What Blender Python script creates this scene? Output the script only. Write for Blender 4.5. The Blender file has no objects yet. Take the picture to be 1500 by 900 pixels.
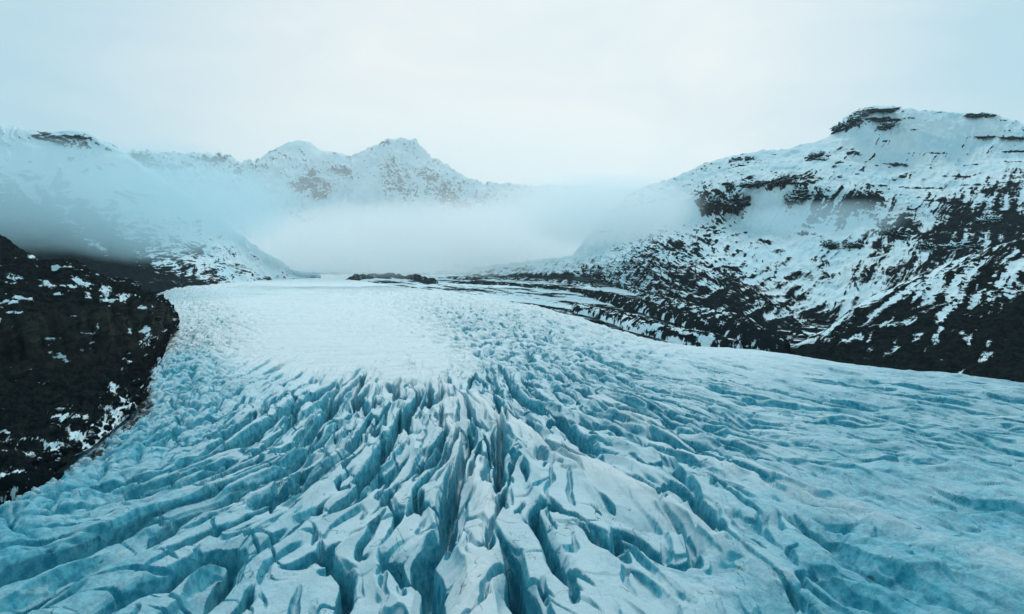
import bpy, math, random
import numpy as np
from mathutils import Vector

random.seed(7)
RNG = np.random.RandomState(11)
C = bpy.context.scene.collection
H = 110.0            # camera height above the nominal ice surface (metres)
F, CX, HY = 1000.0, 750.0, 385.0

def world_pt(px, py, d):
    """sight line of the photo at distance d metres -> place in the world"""
    return np.array([(px - CX) / F * d, d, H - (py - HY) / F * d])

def ground_pt(px, py, z=0.0):
    d = F * (H - z) / (py - HY)
    return ((px - CX) / F * d, d)

# ------------------------------------------------------------------ noise
_perm = RNG.permutation(4096).astype(np.int32)
_ang = RNG.rand(4096) * 2 * np.pi
_gx, _gy = np.cos(_ang).astype(np.float32), np.sin(_ang).astype(np.float32)

def perlin(x, y, seed=0):
    x = np.asarray(x, np.float64) + seed * 37.17
    y = np.asarray(y, np.float64) - seed * 19.71
    xi = np.floor(x); yi = np.floor(y)
    fx = (x - xi).astype(np.float32); fy = (y - yi).astype(np.float32)
    xi = xi.astype(np.int64); yi = yi.astype(np.int64)
    u = fx * fx * fx * (fx * (fx * 6 - 15) + 10)
    v = fy * fy * fy * (fy * (fy * 6 - 15) + 10)
    def g(ix, iy, dx, dy):
        h = _perm[(_perm[ix & 4095] + iy) & 4095]
        return _gx[h] * dx + _gy[h] * dy
    a = g(xi, yi, fx, fy); b = g(xi + 1, yi, fx - 1, fy)
    c = g(xi, yi + 1, fx, fy - 1); d = g(xi + 1, yi + 1, fx - 1, fy - 1)
    return ((a + u * (b - a)) * (1 - v) + (c + u * (d - c)) * v) * 1.45

def fbm(x, y, octv=4, seed=0, gain=0.5, lac=2.03):
    o = 0; a = 1.0; t = 0
    for i in range(octv):
        o = o + a * perlin(x, y, seed + i * 5); t += a
        x = np.asarray(x) * lac; y = np.asarray(y) * lac; a *= gain
    return o / t

def ridged(x, y, octv=4, seed=0, gain=0.5, lac=2.03):
    o = 0; a = 1.0; t = 0
    for i in range(octv):
        o = o + a * (1 - np.abs(perlin(x, y, seed + i * 5)) * 1.6); t += a
        x = np.asarray(x) * lac; y = np.asarray(y) * lac; a *= gain
    return o / t

def sst(a, b, x):
    t = np.clip((x - a) / (b - a), 0, 1)
    return t * t * (3 - 2 * t)

def blob(px, py, cx, cy, rx, ry, rot=0):
    c, s = math.cos(math.radians(rot)), math.sin(math.radians(rot))
    dx, dy = px - cx, py - cy
    a = (dx * c + dy * s) / rx; b = (-dx * s + dy * c) / ry
    return np.exp(-(a * a + b * b))

def poly_dist(X, Y, pts, vals=None):
    """distance to a polyline (and a value interpolated along it)"""
    best = np.full(X.shape, 1e18); val = np.zeros(X.shape)
    for i in range(len(pts) - 1):
        ax, ay = pts[i]; bx, by = pts[i + 1]
        dx, dy = bx - ax, by - ay
        t = np.clip(((X - ax) * dx + (Y - ay) * dy) / (dx * dx + dy * dy), 0, 1)
        d = (X - ax - t * dx) ** 2 + (Y - ay - t * dy) ** 2
        m = d < best
        best = np.where(m, d, best)
        if vals is not None:
            val = np.where(m, vals[i] + (vals[i + 1] - vals[i]) * t, val)
    return np.sqrt(best), val

def inside_poly(X, Y, pts):
    r = np.zeros(X.shape, bool)
    n = len(pts)
    for i in range(n):
        ax, ay = pts[i]; bx, by = pts[(i + 1) % n]
        if ay == by: continue
        m = ((ay > Y) != (by > Y)) & (X < (bx - ax) * (Y - ay) / (by - ay) + ax)
        r ^= m
    return r

# ------------------------------------------------------------------ mesh helpers
def set_props(o, label=None, cat=None, group=None, kind=None):
    if label: o['label'] = label
    if cat: o['category'] = cat
    if group: o['group'] = group
    if kind: o['kind'] = kind
    return o

def grid_mesh(name, P, attrs, mat, keep=None, flip=False):
    """P: (rows, cols, 3). Builds one smooth grid, optionally only the quads where keep is true."""
    R, K, _ = P.shape
    idx = np.arange(R * K, dtype=np.int32).reshape(R, K)
    q = np.stack([idx[:-1, :-1], idx[:-1, 1:], idx[1:, 1:], idx[1:, :-1]], -1)
    if flip: q = q[..., ::-1]
    if keep is not None:
        kk = keep[:-1, :-1] | keep[:-1, 1:] | keep[1:, 1:] | keep[1:, :-1]
        q = q[kk]
    q = q.reshape(-1, 4)
    used = np.zeros(R * K, bool); used[q.ravel()] = True
    remap = np.cumsum(used, dtype=np.int32) - 1
    q = remap[q]
    V = P.reshape(-1, 3)[used]
    me = bpy.data.meshes.new(name)
    me.vertices.add(len(V)); me.vertices.foreach_set('co', V.astype(np.float32).ravel())
    me.loops.add(q.size); me.loops.foreach_set('vertex_index', q.ravel())
    me.polygons.add(len(q))
    me.polygons.foreach_set('loop_start', np.arange(0, q.size, 4, dtype=np.int32))
    me.update(calc_edges=True)
    me.polygons.foreach_set('use_smooth', np.ones(len(q), bool))
    for k, a in attrs.items():
        at = me.attributes.new(k, 'FLOAT', 'POINT')
        at.data.foreach_set('value', a.reshape(-1)[used].astype(np.float32))
    me.materials.append(mat)
    me.validate()
    o = bpy.data.objects.new(name, me); C.objects.link(o)
    return o

def normals(P):
    du = np.gradient(P, axis=1); dv = np.gradient(P, axis=0)
    n = np.cross(du, dv)
    return n / np.maximum(np.linalg.norm(n, axis=2, keepdims=True), 1e-9)

def blur(a, n, axis):
    if n < 1: return a
    k = np.ones(2 * n + 1) / (2 * n + 1)
    pad = [(0, 0)] * a.ndim; pad[axis] = (n, n)
    b = np.pad(a, pad, mode='edge')
    c = np.cumsum(b, axis=axis)
    z = np.zeros_like(np.take(c, [0], axis))
    c = np.concatenate([z, c], axis)
    w = 2 * n + 1
    hi = np.take(c, np.arange(w, c.shape[axis]), axis)
    lo = np.take(c, np.arange(0, c.shape[axis] - w), axis)
    return (hi - lo) / w

# ------------------------------------------------------------------ materials
class NT:
    def __init__(s, nt): s.nt = nt
    def n(s, t, **kw):
        x = s.nt.nodes.new(t)
        for k, v in kw.items(): setattr(x, k, v)
        return x
    def link(s, a, b): s.nt.links.new(a, b)
    def val(s, sock, v):
        if isinstance(v, bpy.types.NodeSocket): s.nt.links.new(v, sock)
        else: sock.default_value = v
    def math(s, op, a, b=0.0, clamp=False):
        m = s.n('ShaderNodeMath', operation=op, use_clamp=clamp)
        s.val(m.inputs[0], a); s.val(m.inputs[1], b)
        return m.outputs[0]
    def noise(s, vec, scale, detail=6, rough=0.6, dist=0.0):
        t = s.n('ShaderNodeTexNoise')
        s.link(vec, t.inputs['Vector'])
        t.inputs['Scale'].default_value = scale; t.inputs['Detail'].default_value = detail
        t.inputs['Roughness'].default_value = rough; t.inputs['Distortion'].default_value = dist
        return t.outputs['Fac']
    def rng(s, v, a, b, c=0.0, d=1.0, smooth=True):
        m = s.n('ShaderNodeMapRange', interpolation_type='SMOOTHSTEP' if smooth else 'LINEAR')
        s.val(m.inputs['Value'], v)
        for k, x in zip(('From Min', 'From Max', 'To Min', 'To Max'), (a, b, c, d)): m.inputs[k].default_value = x
        return m.outputs['Result']
    def mix(s, f, a, b):
        m = s.n('ShaderNodeMix', data_type='RGBA')
        s.val(m.inputs[0], f)
        for sock, v in ((m.inputs[6], a), (m.inputs[7], b)):
            s.val(sock, (*v, 1.0) if isinstance(v, tuple) and len(v) == 3 else v)
        return m.outputs[2]
    def attr(s, name):
        return s.n('ShaderNodeAttribute', attribute_name=name).outputs['Fac']

SNOW = (0.60, 0.805, 0.88)
SNOW_BRIGHT = (0.79, 0.89, 0.92)
ICE = (0.012, 0.31, 0.45)
ICE_PALE = (0.13, 0.57, 0.70)
ROCK_A = (0.002, 0.007, 0.010)
ROCK_B = (0.010, 0.016, 0.019)

def new_mat(name):
    m = bpy.data.materials.new(name); m.use_nodes = True
    t = NT(m.node_tree)
    return m, t, m.node_tree.nodes['Principled BSDF']

def mat_ice():
    m, t, b = new_mat('glacier_ice')
    pos = t.n('ShaderNodeNewGeometry').outputs['Position']
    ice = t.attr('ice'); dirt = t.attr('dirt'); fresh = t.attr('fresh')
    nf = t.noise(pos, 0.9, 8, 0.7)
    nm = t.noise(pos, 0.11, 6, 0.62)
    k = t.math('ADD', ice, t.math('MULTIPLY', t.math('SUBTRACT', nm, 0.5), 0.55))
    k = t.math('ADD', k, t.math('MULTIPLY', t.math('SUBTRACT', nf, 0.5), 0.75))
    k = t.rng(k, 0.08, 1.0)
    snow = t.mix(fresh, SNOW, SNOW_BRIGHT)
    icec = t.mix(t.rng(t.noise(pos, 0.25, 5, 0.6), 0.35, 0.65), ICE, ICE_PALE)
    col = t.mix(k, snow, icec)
    col = t.mix(t.math('MULTIPLY', t.rng(t.noise(pos, 0.035, 6, 0.65), 0.5, 0.72), 0.16), col, (0.36, 0.52, 0.57))
    # thin debris-filled cracks and specks of grit
    mp = t.n('ShaderNodeMapping'); t.link(pos, mp.inputs['Vector'])
    mp.inputs['Rotation'].default_value = (0, 0, math.radians(24)); mp.inputs['Scale'].default_value = (0.035, 0.012, 0.02)
    crack = t.noise(mp.outputs[0], 1.6, 3, 0.55, 0.8)
    line = t.rng(t.math('ABSOLUTE', t.math('SUBTRACT', crack, 0.5)), 0.0, 0.008, 1.0, 0.0)
    gate = t.rng(t.noise(pos, 0.03, 4, 0.6), 0.44, 0.56)
    gate2 = t.rng(t.noise(pos, 0.25, 3, 0.6), 0.42, 0.6)
    line = t.math('MULTIPLY', t.math('MULTIPLY', line, gate), gate2)
    grit = t.rng(t.noise(pos, 0.55, 4, 0.75), 0.69, 0.75)
    grit = t.math('MULTIPLY', grit, t.rng(t.noise(pos, 0.02, 3, 0.5), 0.42, 0.62))
    d2 = t.rng(t.math('ADD', dirt, t.math('MULTIPLY', t.math('SUBTRACT', t.noise(pos, 0.16, 7, 0.7), 0.5), 1.3)), 0.45, 0.62)
    dd = t.math('MAXIMUM', t.math('MULTIPLY', line, 0.75), t.math('MAXIMUM', t.math('MULTIPLY', grit, 0.45), d2))
    col = t.mix(dd, col, (0.012, 0.018, 0.022))
    t.link(col, b.inputs['Base Color'])
    b.inputs['Roughness'].default_value = 0.62
    b.inputs['Specular IOR Level'].default_value = 0.25
    bp = t.n('ShaderNodeBump'); bp.inputs['Strength'].default_value = 0.8; bp.inputs['Distance'].default_value = 1.0
    hh = t.math('ADD', t.math('MULTIPLY', nf, 0.8), t.noise(pos, 2.6, 5, 0.65))
    t.link(hh, bp.inputs['Height']); t.link(bp.outputs[0], b.inputs['Normal'])
    return m

def mat_mountain(name, nscale=0.02, edge=0.10, rock_a=ROCK_A, rock_b=ROCK_B, amp=0.9):
    m, t, b = new_mat(name)
    pos = t.n('ShaderNodeNewGeometry').outputs['Position']
    rock = t.attr('rock')
    n1 = t.noise(pos, nscale, 8, 0.68); n2 = t.noise(pos, nscale * 5.2, 6, 0.7)
    k = t.math('ADD', rock, t.math('MULTIPLY', t.math('SUBTRACT', n1, 0.5), amp))
    k = t.math('ADD', k, t.math('MULTIPLY', t.math('SUBTRACT', n2, 0.5), amp * 0.7))
    k = t.rng(k, 0.5 - edge, 0.5 + edge)
    rc = t.mix(t.rng(t.noise(pos, nscale * 2.3, 9, 0.72), 0.4, 0.62), rock_a, rock_b)
    rc = t.mix(t.attr('tone'), rc, (0.046, 0.047, 0.040))
    sc = t.mix(t.rng(t.noise(pos, nscale * 0.5, 4, 0.6), 0.3, 0.7), SNOW, SNOW_BRIGHT)
    col = t.mix(k, sc, rc)
    t.link(col, b.inputs['Base Color'])
    b.inputs['Roughness'].default_value = 0.85
    b.inputs['Specular IOR Level'].default_value = 0.0
    bp = t.n('ShaderNodeBump'); bp.inputs['Strength'].default_value = 0.7; bp.inputs['Distance'].default_value = 0.06 / nscale
    t.link(t.math('ADD', n1, t.math('MULTIPLY', n2, 0.6)), bp.inputs['Height']); t.link(bp.outputs[0], b.inputs['Normal'])
    return m

def mat_crag(name='crag_rock', lo=0.46, hi=0.62):
    """bare rock that holds snow on its ledges (upward faces)"""
    m, t, b = new_mat(name)
    g = t.n('ShaderNodeNewGeometry'); pos = g.outputs['Position']
    sx = t.n('ShaderNodeSeparateXYZ'); t.link(g.outputs['Normal'], sx.inputs[0])
    n1 = t.noise(pos, 0.05, 8, 0.7); n2 = t.noise(pos, 0.3, 6, 0.7)
    k = t.math('ADD', sx.outputs['Z'], t.math('MULTIPLY', t.math('SUBTRACT', n1, 0.5), 1.5))
    k = t.math('ADD', k, t.math('MULTIPLY', t.math('SUBTRACT', n2, 0.5), 0.7))
    k = t.rng(k, lo, hi)
    rc = t.mix(t.rng(n2, 0.35, 0.65), ROCK_A, ROCK_B)
    t.link(t.mix(k, rc, SNOW), b.inputs['Base Color'])
    b.inputs['Roughness'].default_value = 0.85; b.inputs['Specular IOR Level'].default_value = 0.0
    bp = t.n('ShaderNodeBump'); bp.inputs['Strength'].default_value = 0.8; bp.inputs['Distance'].default_value = 1.5
    t.link(n2, bp.inputs['Height']); t.link(bp.outputs[0], b.inputs['Normal'])
    return m

M_ICE = mat_ice()
M_MTN = mat_mountain('mountain_snow_and_rock', 0.012, 0.09, amp=0.65)
M_NEAR = mat_mountain('hill_rock_and_snow', 0.05, 0.07, (0.0015, 0.005, 0.007), (0.014, 0.019, 0.019), 0.85)
M_GROUND = mat_mountain('valley_floor', 0.022, 0.06, amp=1.25)
M_CRAG = mat_crag()
M_BOULDER = mat_crag('boulder_rock', 0.95, 1.15)

# ------------------------------------------------------------------ glacier
LEFT_EDGE = [(-420, 1010), (-150, 800), (0, 722), (60, 690), (130, 655), (180, 615), (214, 585), (206, 548), (232, 508), (256, 470), (232, 446), (215, 431), (250, 414), (300, 404.5)]
RIGHT_EDGE = [(520, 411), (600, 421), (700, 430), (800, 446), (880, 468), (960, 490), (1040, 502), (1130, 510), (1200, 519), (1300, 531), (1400, 541), (1500, 551), (1800, 585)]
FAR = [(-2300, 9000), (1200, 9000)]
g_left = [ground_pt(*p) for p in LEFT_EDGE]
g_right = [ground_pt(*p) for p in RIGHT_EDGE]
outline = [(-400, 60), *g_left, (-3200, 7500), (400, 7500), *g_right, (900, 60)]

def glacier_base(X, Y):
    return 22.0 * sst(1200, 5200, Y)

APX, APY = -80.0, 820.0
crest1 = [ground_pt(*p) for p in [(632, 545), (650, 572), (690, 600), (760, 645), (850, 690), (930, 722), (1010, 760), (1090, 805), (1200, 880), (1300, 960)]]
crest2 = [ground_pt(*p) for p in [(640, 570), (655, 620), (690, 690), (720, 740), (700, 820), (680, 920)]]
crest3 = [ground_pt(*p) for p in [(880, 590), (990, 650), (1110, 690), (1260, 745), (1400, 800), (1560, 880)]]

def glacier_height(X, Y):
    px = CX + F * X / Y; py = HY + F * H / Y
    dx, dy = X - APX, APY - Y
    rho = np.sqrt(dx * dx + dy * dy)
    th = np.arctan2(dx, dy)
    wx = fbm(X / 90, Y / 90, 3, 3); wy = fbm(X / 60, Y / 60, 3, 9)
    # radial fins: coordinate across the fan in metres at 380 m from its apex
    s_near = th * 380
    kk = 0.10 + 0.60 * sst(-90, 330, X)
    s_far = (X + 80 + kk * (Y - 600)) * 1.3
    bl = sst(235, 500, Y)
    s = s_near * (1 - bl) + s_far * bl + wx * 7 + fbm(X / 25, Y / 25, 2, 14) * 1.6
    t = rho + wy * 25
    fan = sst(840, 620, Y + 70 * wx + 190 * perlin(s / 22, s * 0 + 3.3, 17))
    near = sst(660, 480, Y)
    # long rounded fins split by lens-shaped, steep-walled crevasses
    def fins(ws, wt, seed, p=0.62, gain=2.1):
        n = perlin(s / ws, t / wt, seed)
        return np.power(np.minimum(np.abs(n) * gain, 1.0), p)
    def slits(S_, T_, ws, wt, seed, w, thr, asym=1.7, power=1.25):
        n = perlin(S_ / ws, T_ / wt, seed); e = ws * 0.04
        dn = (perlin((S_ + e) / ws, T_ / wt, seed) - n) / e
        sd = n / (np.abs(dn) + 0.35 / ws)
        g = sst(thr - 0.22, thr + 0.30, fbm(S_ / (ws * 1.2), T_ / (wt * 0.55), 2, seed + 4))
        wid = w * (0.25 + 0.75 * g) * np.where(sd > 0, asym, 1.0 / asym)
        return g * np.power(np.clip(1 - np.abs(sd) / wid, 0, 1), power)
    # regional strength of the crevassing (laid out on the ice as it lies)
    amp_c = np.clip(blob(px, py, 600, 740, 230, 190) + blob(px, py, 560, 620, 160, 90) + blob(px, py, 760, 720, 210, 190) + 0.75 * blob(px, py, 830, 590, 130, 90, 35), 0, 1.0)
    amp_l = np.clip(blob(px, py, 300, 760, 220, 170, -25) + blob(px, py, 60, 860, 200, 120), 0, 1)
    amp_r = np.clip(blob(px, py, 1150, 840, 220, 120, 30) + 0.5 * blob(px, py, 1000, 650, 150, 90, 30), 0, 1)
    amp_rr = np.clip(sst(880, 1100, px) * sst(480, 560, py), 0, 1)
    snowf = np.clip(blob(px, py, 470, 490, 190, 58, 12) * 1.5 + blob(px, py, 330, 455, 150, 45) + 0.8 * blob(px, py, 610, 535, 40, 25), 0, 1)
    snowf = np.clip(snowf * (1 + 0.9 * fbm(s / 18, t / 70, 3, 19)), 0, 1) * sst(0.0, 0.5, snowf)
    pinch = sst(-0.35, 0.25, fbm(s / 60, t / 120, 2, 61))
    z = np.zeros(X.shape)
    sA = slits(s, t, 24, 225, 21, 2.3, -0.18, 1.3, 0.55); fA = slits(s, t, 24, 225, 21, 6.6, -0.18, 2.0, 1.1)
    sB = slits(s, t, 13, 92, 31, 1.4, -0.12, 0.8, 0.55); fB = slits(s, t, 13, 92, 31, 3.4, -0.12, 0.55, 1.1)
    sC = slits(s, t, 7, 50, 41, 0.8, 0.06, 1.3, 0.7); sD = slits(s, t, 10, 60, 45, 1.1, 0.02, 1.2, 0.6)
    knife = np.clip(1 - np.abs(perlin(s / 15, t / 75, 57)) * 2.6, 0, 1) ** 1.3
    amp_all = np.clip(amp_c + 0.85 * amp_l + 0.5 * amp_r, 0, 1)
    aA = (0.2 + 0.8 * np.clip(amp_c * .85 + amp_l + 0.7 * amp_r, 0, 1)) * np.clip(amp_all * 1.3 + 0.1, 0, 1)
    aB = (0.4 + 0.6 * near) * np.clip(amp_c + 0.55 * amp_l + 0.3 * amp_r, 0, 1)
    z -= fan * (1 - snowf) ** 0.55 * ((24 * sA + 9.5 * fA) * aA + (15 * sB + 5.0 * fB) * aB + 8 * sD * amp_c * (0.4 + 0.6 * near) + 3.5 * sC * near * np.clip(amp_c + 0.5 * amp_l + 0.25, 0, 1))
    z += fan * (1 - snowf) * amp_all * (perlin(s / 42, t / 330, 23) * 6.0 + perlin(s / 17, t / 95, 25) * 3.2 + 3.2 * knife * amp_c - 1.0)
    # cross fractures that chop the left fins
    z -= fan * (1 - snowf) ** 0.55 * (4.0 * amp_l + 2.0 * amp_c) * slits(t + wx * 8, s, 21, 34, 63, 0.9, 0.06, 1.6, 0.8)
    z -= fan * (1 - snowf) * 1.6 * amp_l * fins(19, 30, 65, 0.7)
    # broad swells of the right flank
    sw = perlin(s / 75, t / 260, 71) * 4.5 + (fins(55, 190, 75, 0.8) - 0.6) * 3.6 * pinch + perlin(s / 24, t / 100, 73) * 2.0
    z += fan * amp_rr * (sw * 1.35 + perlin(X / 27 + wx, Y / 34 + wy, 70) * 1.7 + np.abs(perlin(X / 42 + wx, Y / 60 + wy, 72)) * -4.0)
    # narrow slits scattered on the right flank
    z -= fan * (0.75 * amp_rr + amp_r) * (7.0 * slits(s, t, 34, 150, 77, 4.6, -0.02, 2.8, 0.8) + 3.5 * slits(s, t, 15, 60, 78, 3.0, 0.0, 0.4, 1.0) + 2.0 * slits(s, t, 8, 30, 79, 1.6, 0.02, 0.5, 1.0))
    # beyond the apex: smaller crevasses slanting down the icefall
    s2 = X * 0.957 + Y * 0.287 + wx * 14; t2 = -X * 0.287 + Y * 0.957 + wy * 20
    n1 = np.power(np.minimum(np.abs(perlin(s2 / 26, t2 / 70, 81)) * 2.2, 1), 0.65)
    n2 = np.power(np.minimum(np.abs(perlin(s2 / 13, t2 / 30, 83)) * 2.2, 1), 0.7)
    n3 = np.power(np.minimum(np.abs(perlin(s2 / 30, t2 / 36, 85)) * 2.2, 1), 0.7)
    far_amp = np.clip(blob(px, py, 745, 520, 150, 62, 18) * 1.1 + 0.6 * blob(px, py, 930, 545, 170, 50, 12), 0, 1)
    z += (1 - fan) * far_amp * (1 - snowf) * (n1 * 3 + n2 * 3 - 4 - 15 * slits(s2, t2, 26, 80, 86, 8, -0.05) - 8 * slits(s2, t2, 13, 34, 88, 4.5, -0.05, 0.6))
    bump = np.clip(blob(px, py, 800, 465, 240, 34, 4) + 0.55 * sst(520, 440, py), 0, 1) * (1 - 0.85 * snowf)
    z += bump * (n3 * 5.0 + n2 * 2.5 - 5.0)
    z += snowf * (fbm(X / 120 + Y / 300, Y / 30 - X / 60, 4, 95) * 3.0 - 2.0 * slits(Y * .8 - X * .6 + wx * 12, X * .8 + Y * .6, 75, 260, 97, 3.0, 0.05))
    # far streaky surface
    z += sst(450, 425, py) * (fbm(X / 160, Y / 45, 4, 91) * 9 - 8 * slits(Y + wx * 9, X, 60, 240, 93, 14, 0.0))
    # jumbled ice along the left margin
    dl, _ = poly_dist(X, Y, g_left)
    wl = np.clip(dl / (24 + 0.062 * Y), 0, 3)
    marg = np.exp(-(wl - 0.55) ** 2 / 0.5) * sst(9000, 2500, Y)
    b1 = np.power(np.minimum(np.abs(perlin(X / 19 + wx, Y / 30 + wy, 101)) * 2.2, 1), 0.55)
    b2 = np.power(np.minimum(np.abs(perlin(X / 7 + wx, Y / 10 + wy, 103)) * 2.0, 1), 0.7)
    z = z * (1 - 0.75 * np.clip(marg, 0, 1)) + marg * (b1 * 11 + b2 * 4 - 9) * (0.55 + 0.45 * sst(300, 700, Y))
    # snow crests
    d1, v1 = poly_dist(X, Y, crest1, [0, 0.5, 1, 1, 1, 0.85, 0.6, 0.4, 0.25, 0.15]); d2, _ = poly_dist(X, Y, crest2); d3, _ = poly_dist(X, Y, crest3)
    cr = np.clip(v1 * np.exp(-(d1 / 10.0) ** 2) + 0.7 * np.exp(-(d2 / 9.0) ** 2) + 0.55 * np.exp(-(d3 / 10.0) ** 2), 0, 1) * sst(3000, 900, Y)
    wide = v1 * np.exp(-(d1 / 40.0) ** 2) + 0.5 * np.exp(-(d2 / 30.0) ** 2)
    z = z * (1 - 0.72 * cr) + 5.0 * cr + 5.0 * wide * sst(900, 500, Y)
    # gentle body shape
    z += fbm(X / 240, Y / 240, 3, 111) * 6.0 * (1 - 0.4 * snowf) + fbm(X / 9, Y / 9, 5, 115, 0.62) * 0.75 + fbm(X / 3, Y / 3, 3, 117) * 0.16
    return z, dict(px=px, py=py, snowf=snowf, cr=cr, fan=fan, amp_c=amp_c, amp_l=amp_l, amp_r=amp_r, amp_rr=amp_rr, marg=marg, dl=dl, far=far_amp)

def margin_drop(X, Y):
    de, _ = poly_dist(X, Y, outline + [outline[0]])
    ins = inside_poly(X, Y, outline)
    sd = np.where(ins, de, -de)
    w = 26 + 0.035 * Y
    k = np.clip(1 - sd / w, 0, 2.0)
    return -k * k * (7 + 0.004 * Y) , sd

def build_glacier():
    dep = np.concatenate([np.linspace(0.66, 0.3, 430), np.linspace(0.2995, 0.1, 680), np.linspace(0.0998, 0.0145, 520)])
    Yr = H / dep
    K = 1900
    tx = np.linspace(-1.02, 1.02, K)
    Y = np.repeat(Yr[:, None], K, 1); X = Y * tx[None, :]
    z, a = glacier_height(X, Y)
    drop, sd = margin_drop(X, Y)
    base = glacier_base(X, Y)
    z = np.where(z < -20, -20 + 14 * np.tanh((z + 20) / 14), z)
    zz = base + z + drop
    P = np.stack([X, Y, zz], -1)
    n = normals(P); nz = np.abs(n[..., 2])
    # snow lies where it is flat or wind-packed on crests; walls are bare blue ice
    steep = sst(0.78, 0.25, nz)
    thin = np.clip(0.24 * a['amp_l'] + 0.46 * a['amp_rr'] * sst(900, 1300, a['px']) + 0.28 * a['marg'] + 0.22 * a['amp_r'] + 0.28 * sst(420, 100, a['px']) * sst(500, 700, a['py']) + 0.12 * sst(1000, 1400, a['px']) * sst(560, 760, a['py']), 0, 0.75) * 0.82  # bluer tint painted in towards the sides and lower corners, partly lens vignetting
    ice = np.clip(0.10 + 0.85 * steep + thin + 0.12 * sst(640, 860, a['py']) - 0.42 * a['snowf'] + 0.42 * a['snowf'] * sst(0.08, 0.42, fbm(X / 70 + Y / 150, Y / 16 - X / 34, 4, 135, 0.6)) - 0.35 * a['cr'] + 0.25 * fbm(X / 35, Y / 35, 3, 131), 0, 1)  # thin adds the bluer tint painted towards the sides and lower corners
    fresh = np.clip(0.25 * fbm(X / 70, Y / 40, 4, 133) + a['snowf'] + a['cr'] * 0.8 + sst(560, 430, a['py']) * 0.9 + 0.4 * blob(a['px'], a['py'], 640, 640, 160, 160) + 0.15, 0, 1)
    dirt = np.clip(0.62 - a['dl'] / (6 + 0.009 * Y), 0, 1) * 1.05 + 0.12 * a['marg']
    dirt = dirt + 0.34 * np.exp(-a['dl'] / (14 + 0.02 * Y)) + 0.0
    dirt = np.where(a['px'] < 480, np.minimum(dirt, 0.60), 0)
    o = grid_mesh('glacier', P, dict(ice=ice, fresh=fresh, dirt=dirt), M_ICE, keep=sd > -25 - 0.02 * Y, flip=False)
    set_props(o, 'broad crevassed blue glacier flowing down the valley towards the viewer', kind='structure')
    return o

# ------------------------------------------------------------------ valley floor
def ground_height(X, Y):
    d = np.sqrt(X * X + Y * Y)
    return -36 + 28 * sst(1300, 2900, Y) + 22 * sst(1500, 5200, Y) + fbm(X / 180, Y / 180, 4, 201) * 6

def build_ground():
    r = np.concatenate([np.geomspace(60, 700, 60), np.geomspace(710, 6000, 520), np.geomspace(6200, 40000, 40)])
    th = np.concatenate([np.linspace(-math.pi, -0.75, 60, endpoint=False), np.linspace(-0.75, 0.75, 900), np.linspace(0.75, math.pi, 61)[1:]])
    R, T = np.meshgrid(r, th, indexing='ij')
    X = R * np.sin(T); Y = R * np.cos(T)
    z = ground_height(X, Y)
    z += ridged(X / 130 + Y / 400, Y / 260, 4, 205) * 7 * sst(500, 1500, Y)
    de, _ = poly_dist(X, Y, outline + [outline[0]])
    z -= np.where(inside_poly(X, Y, outline), 60 * sst(15, 120, de), 0)
    P = np.stack([X, Y, z], -1)
    st = fbm(X / 90 + Y / 160, Y / 420, 4, 207)
    rock = np.clip(0.45 + st * 0.9, 0, 1)
    rock = np.where(X < 0, rock * sst(-2500, -300, X), rock) * sst(6500, 3500, R)
    o = grid_mesh('ground', P, dict(rock=rock), M_GROUND)
    set_props(o, 'rubble strewn valley floor streaked with snow beside the ice', kind='structure')

# ------------------------------------------------------------------ mountains
def interp_s(x, xs, ys, sm):
    return blur(np.interp(x, xs, ys), sm, 0)

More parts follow.
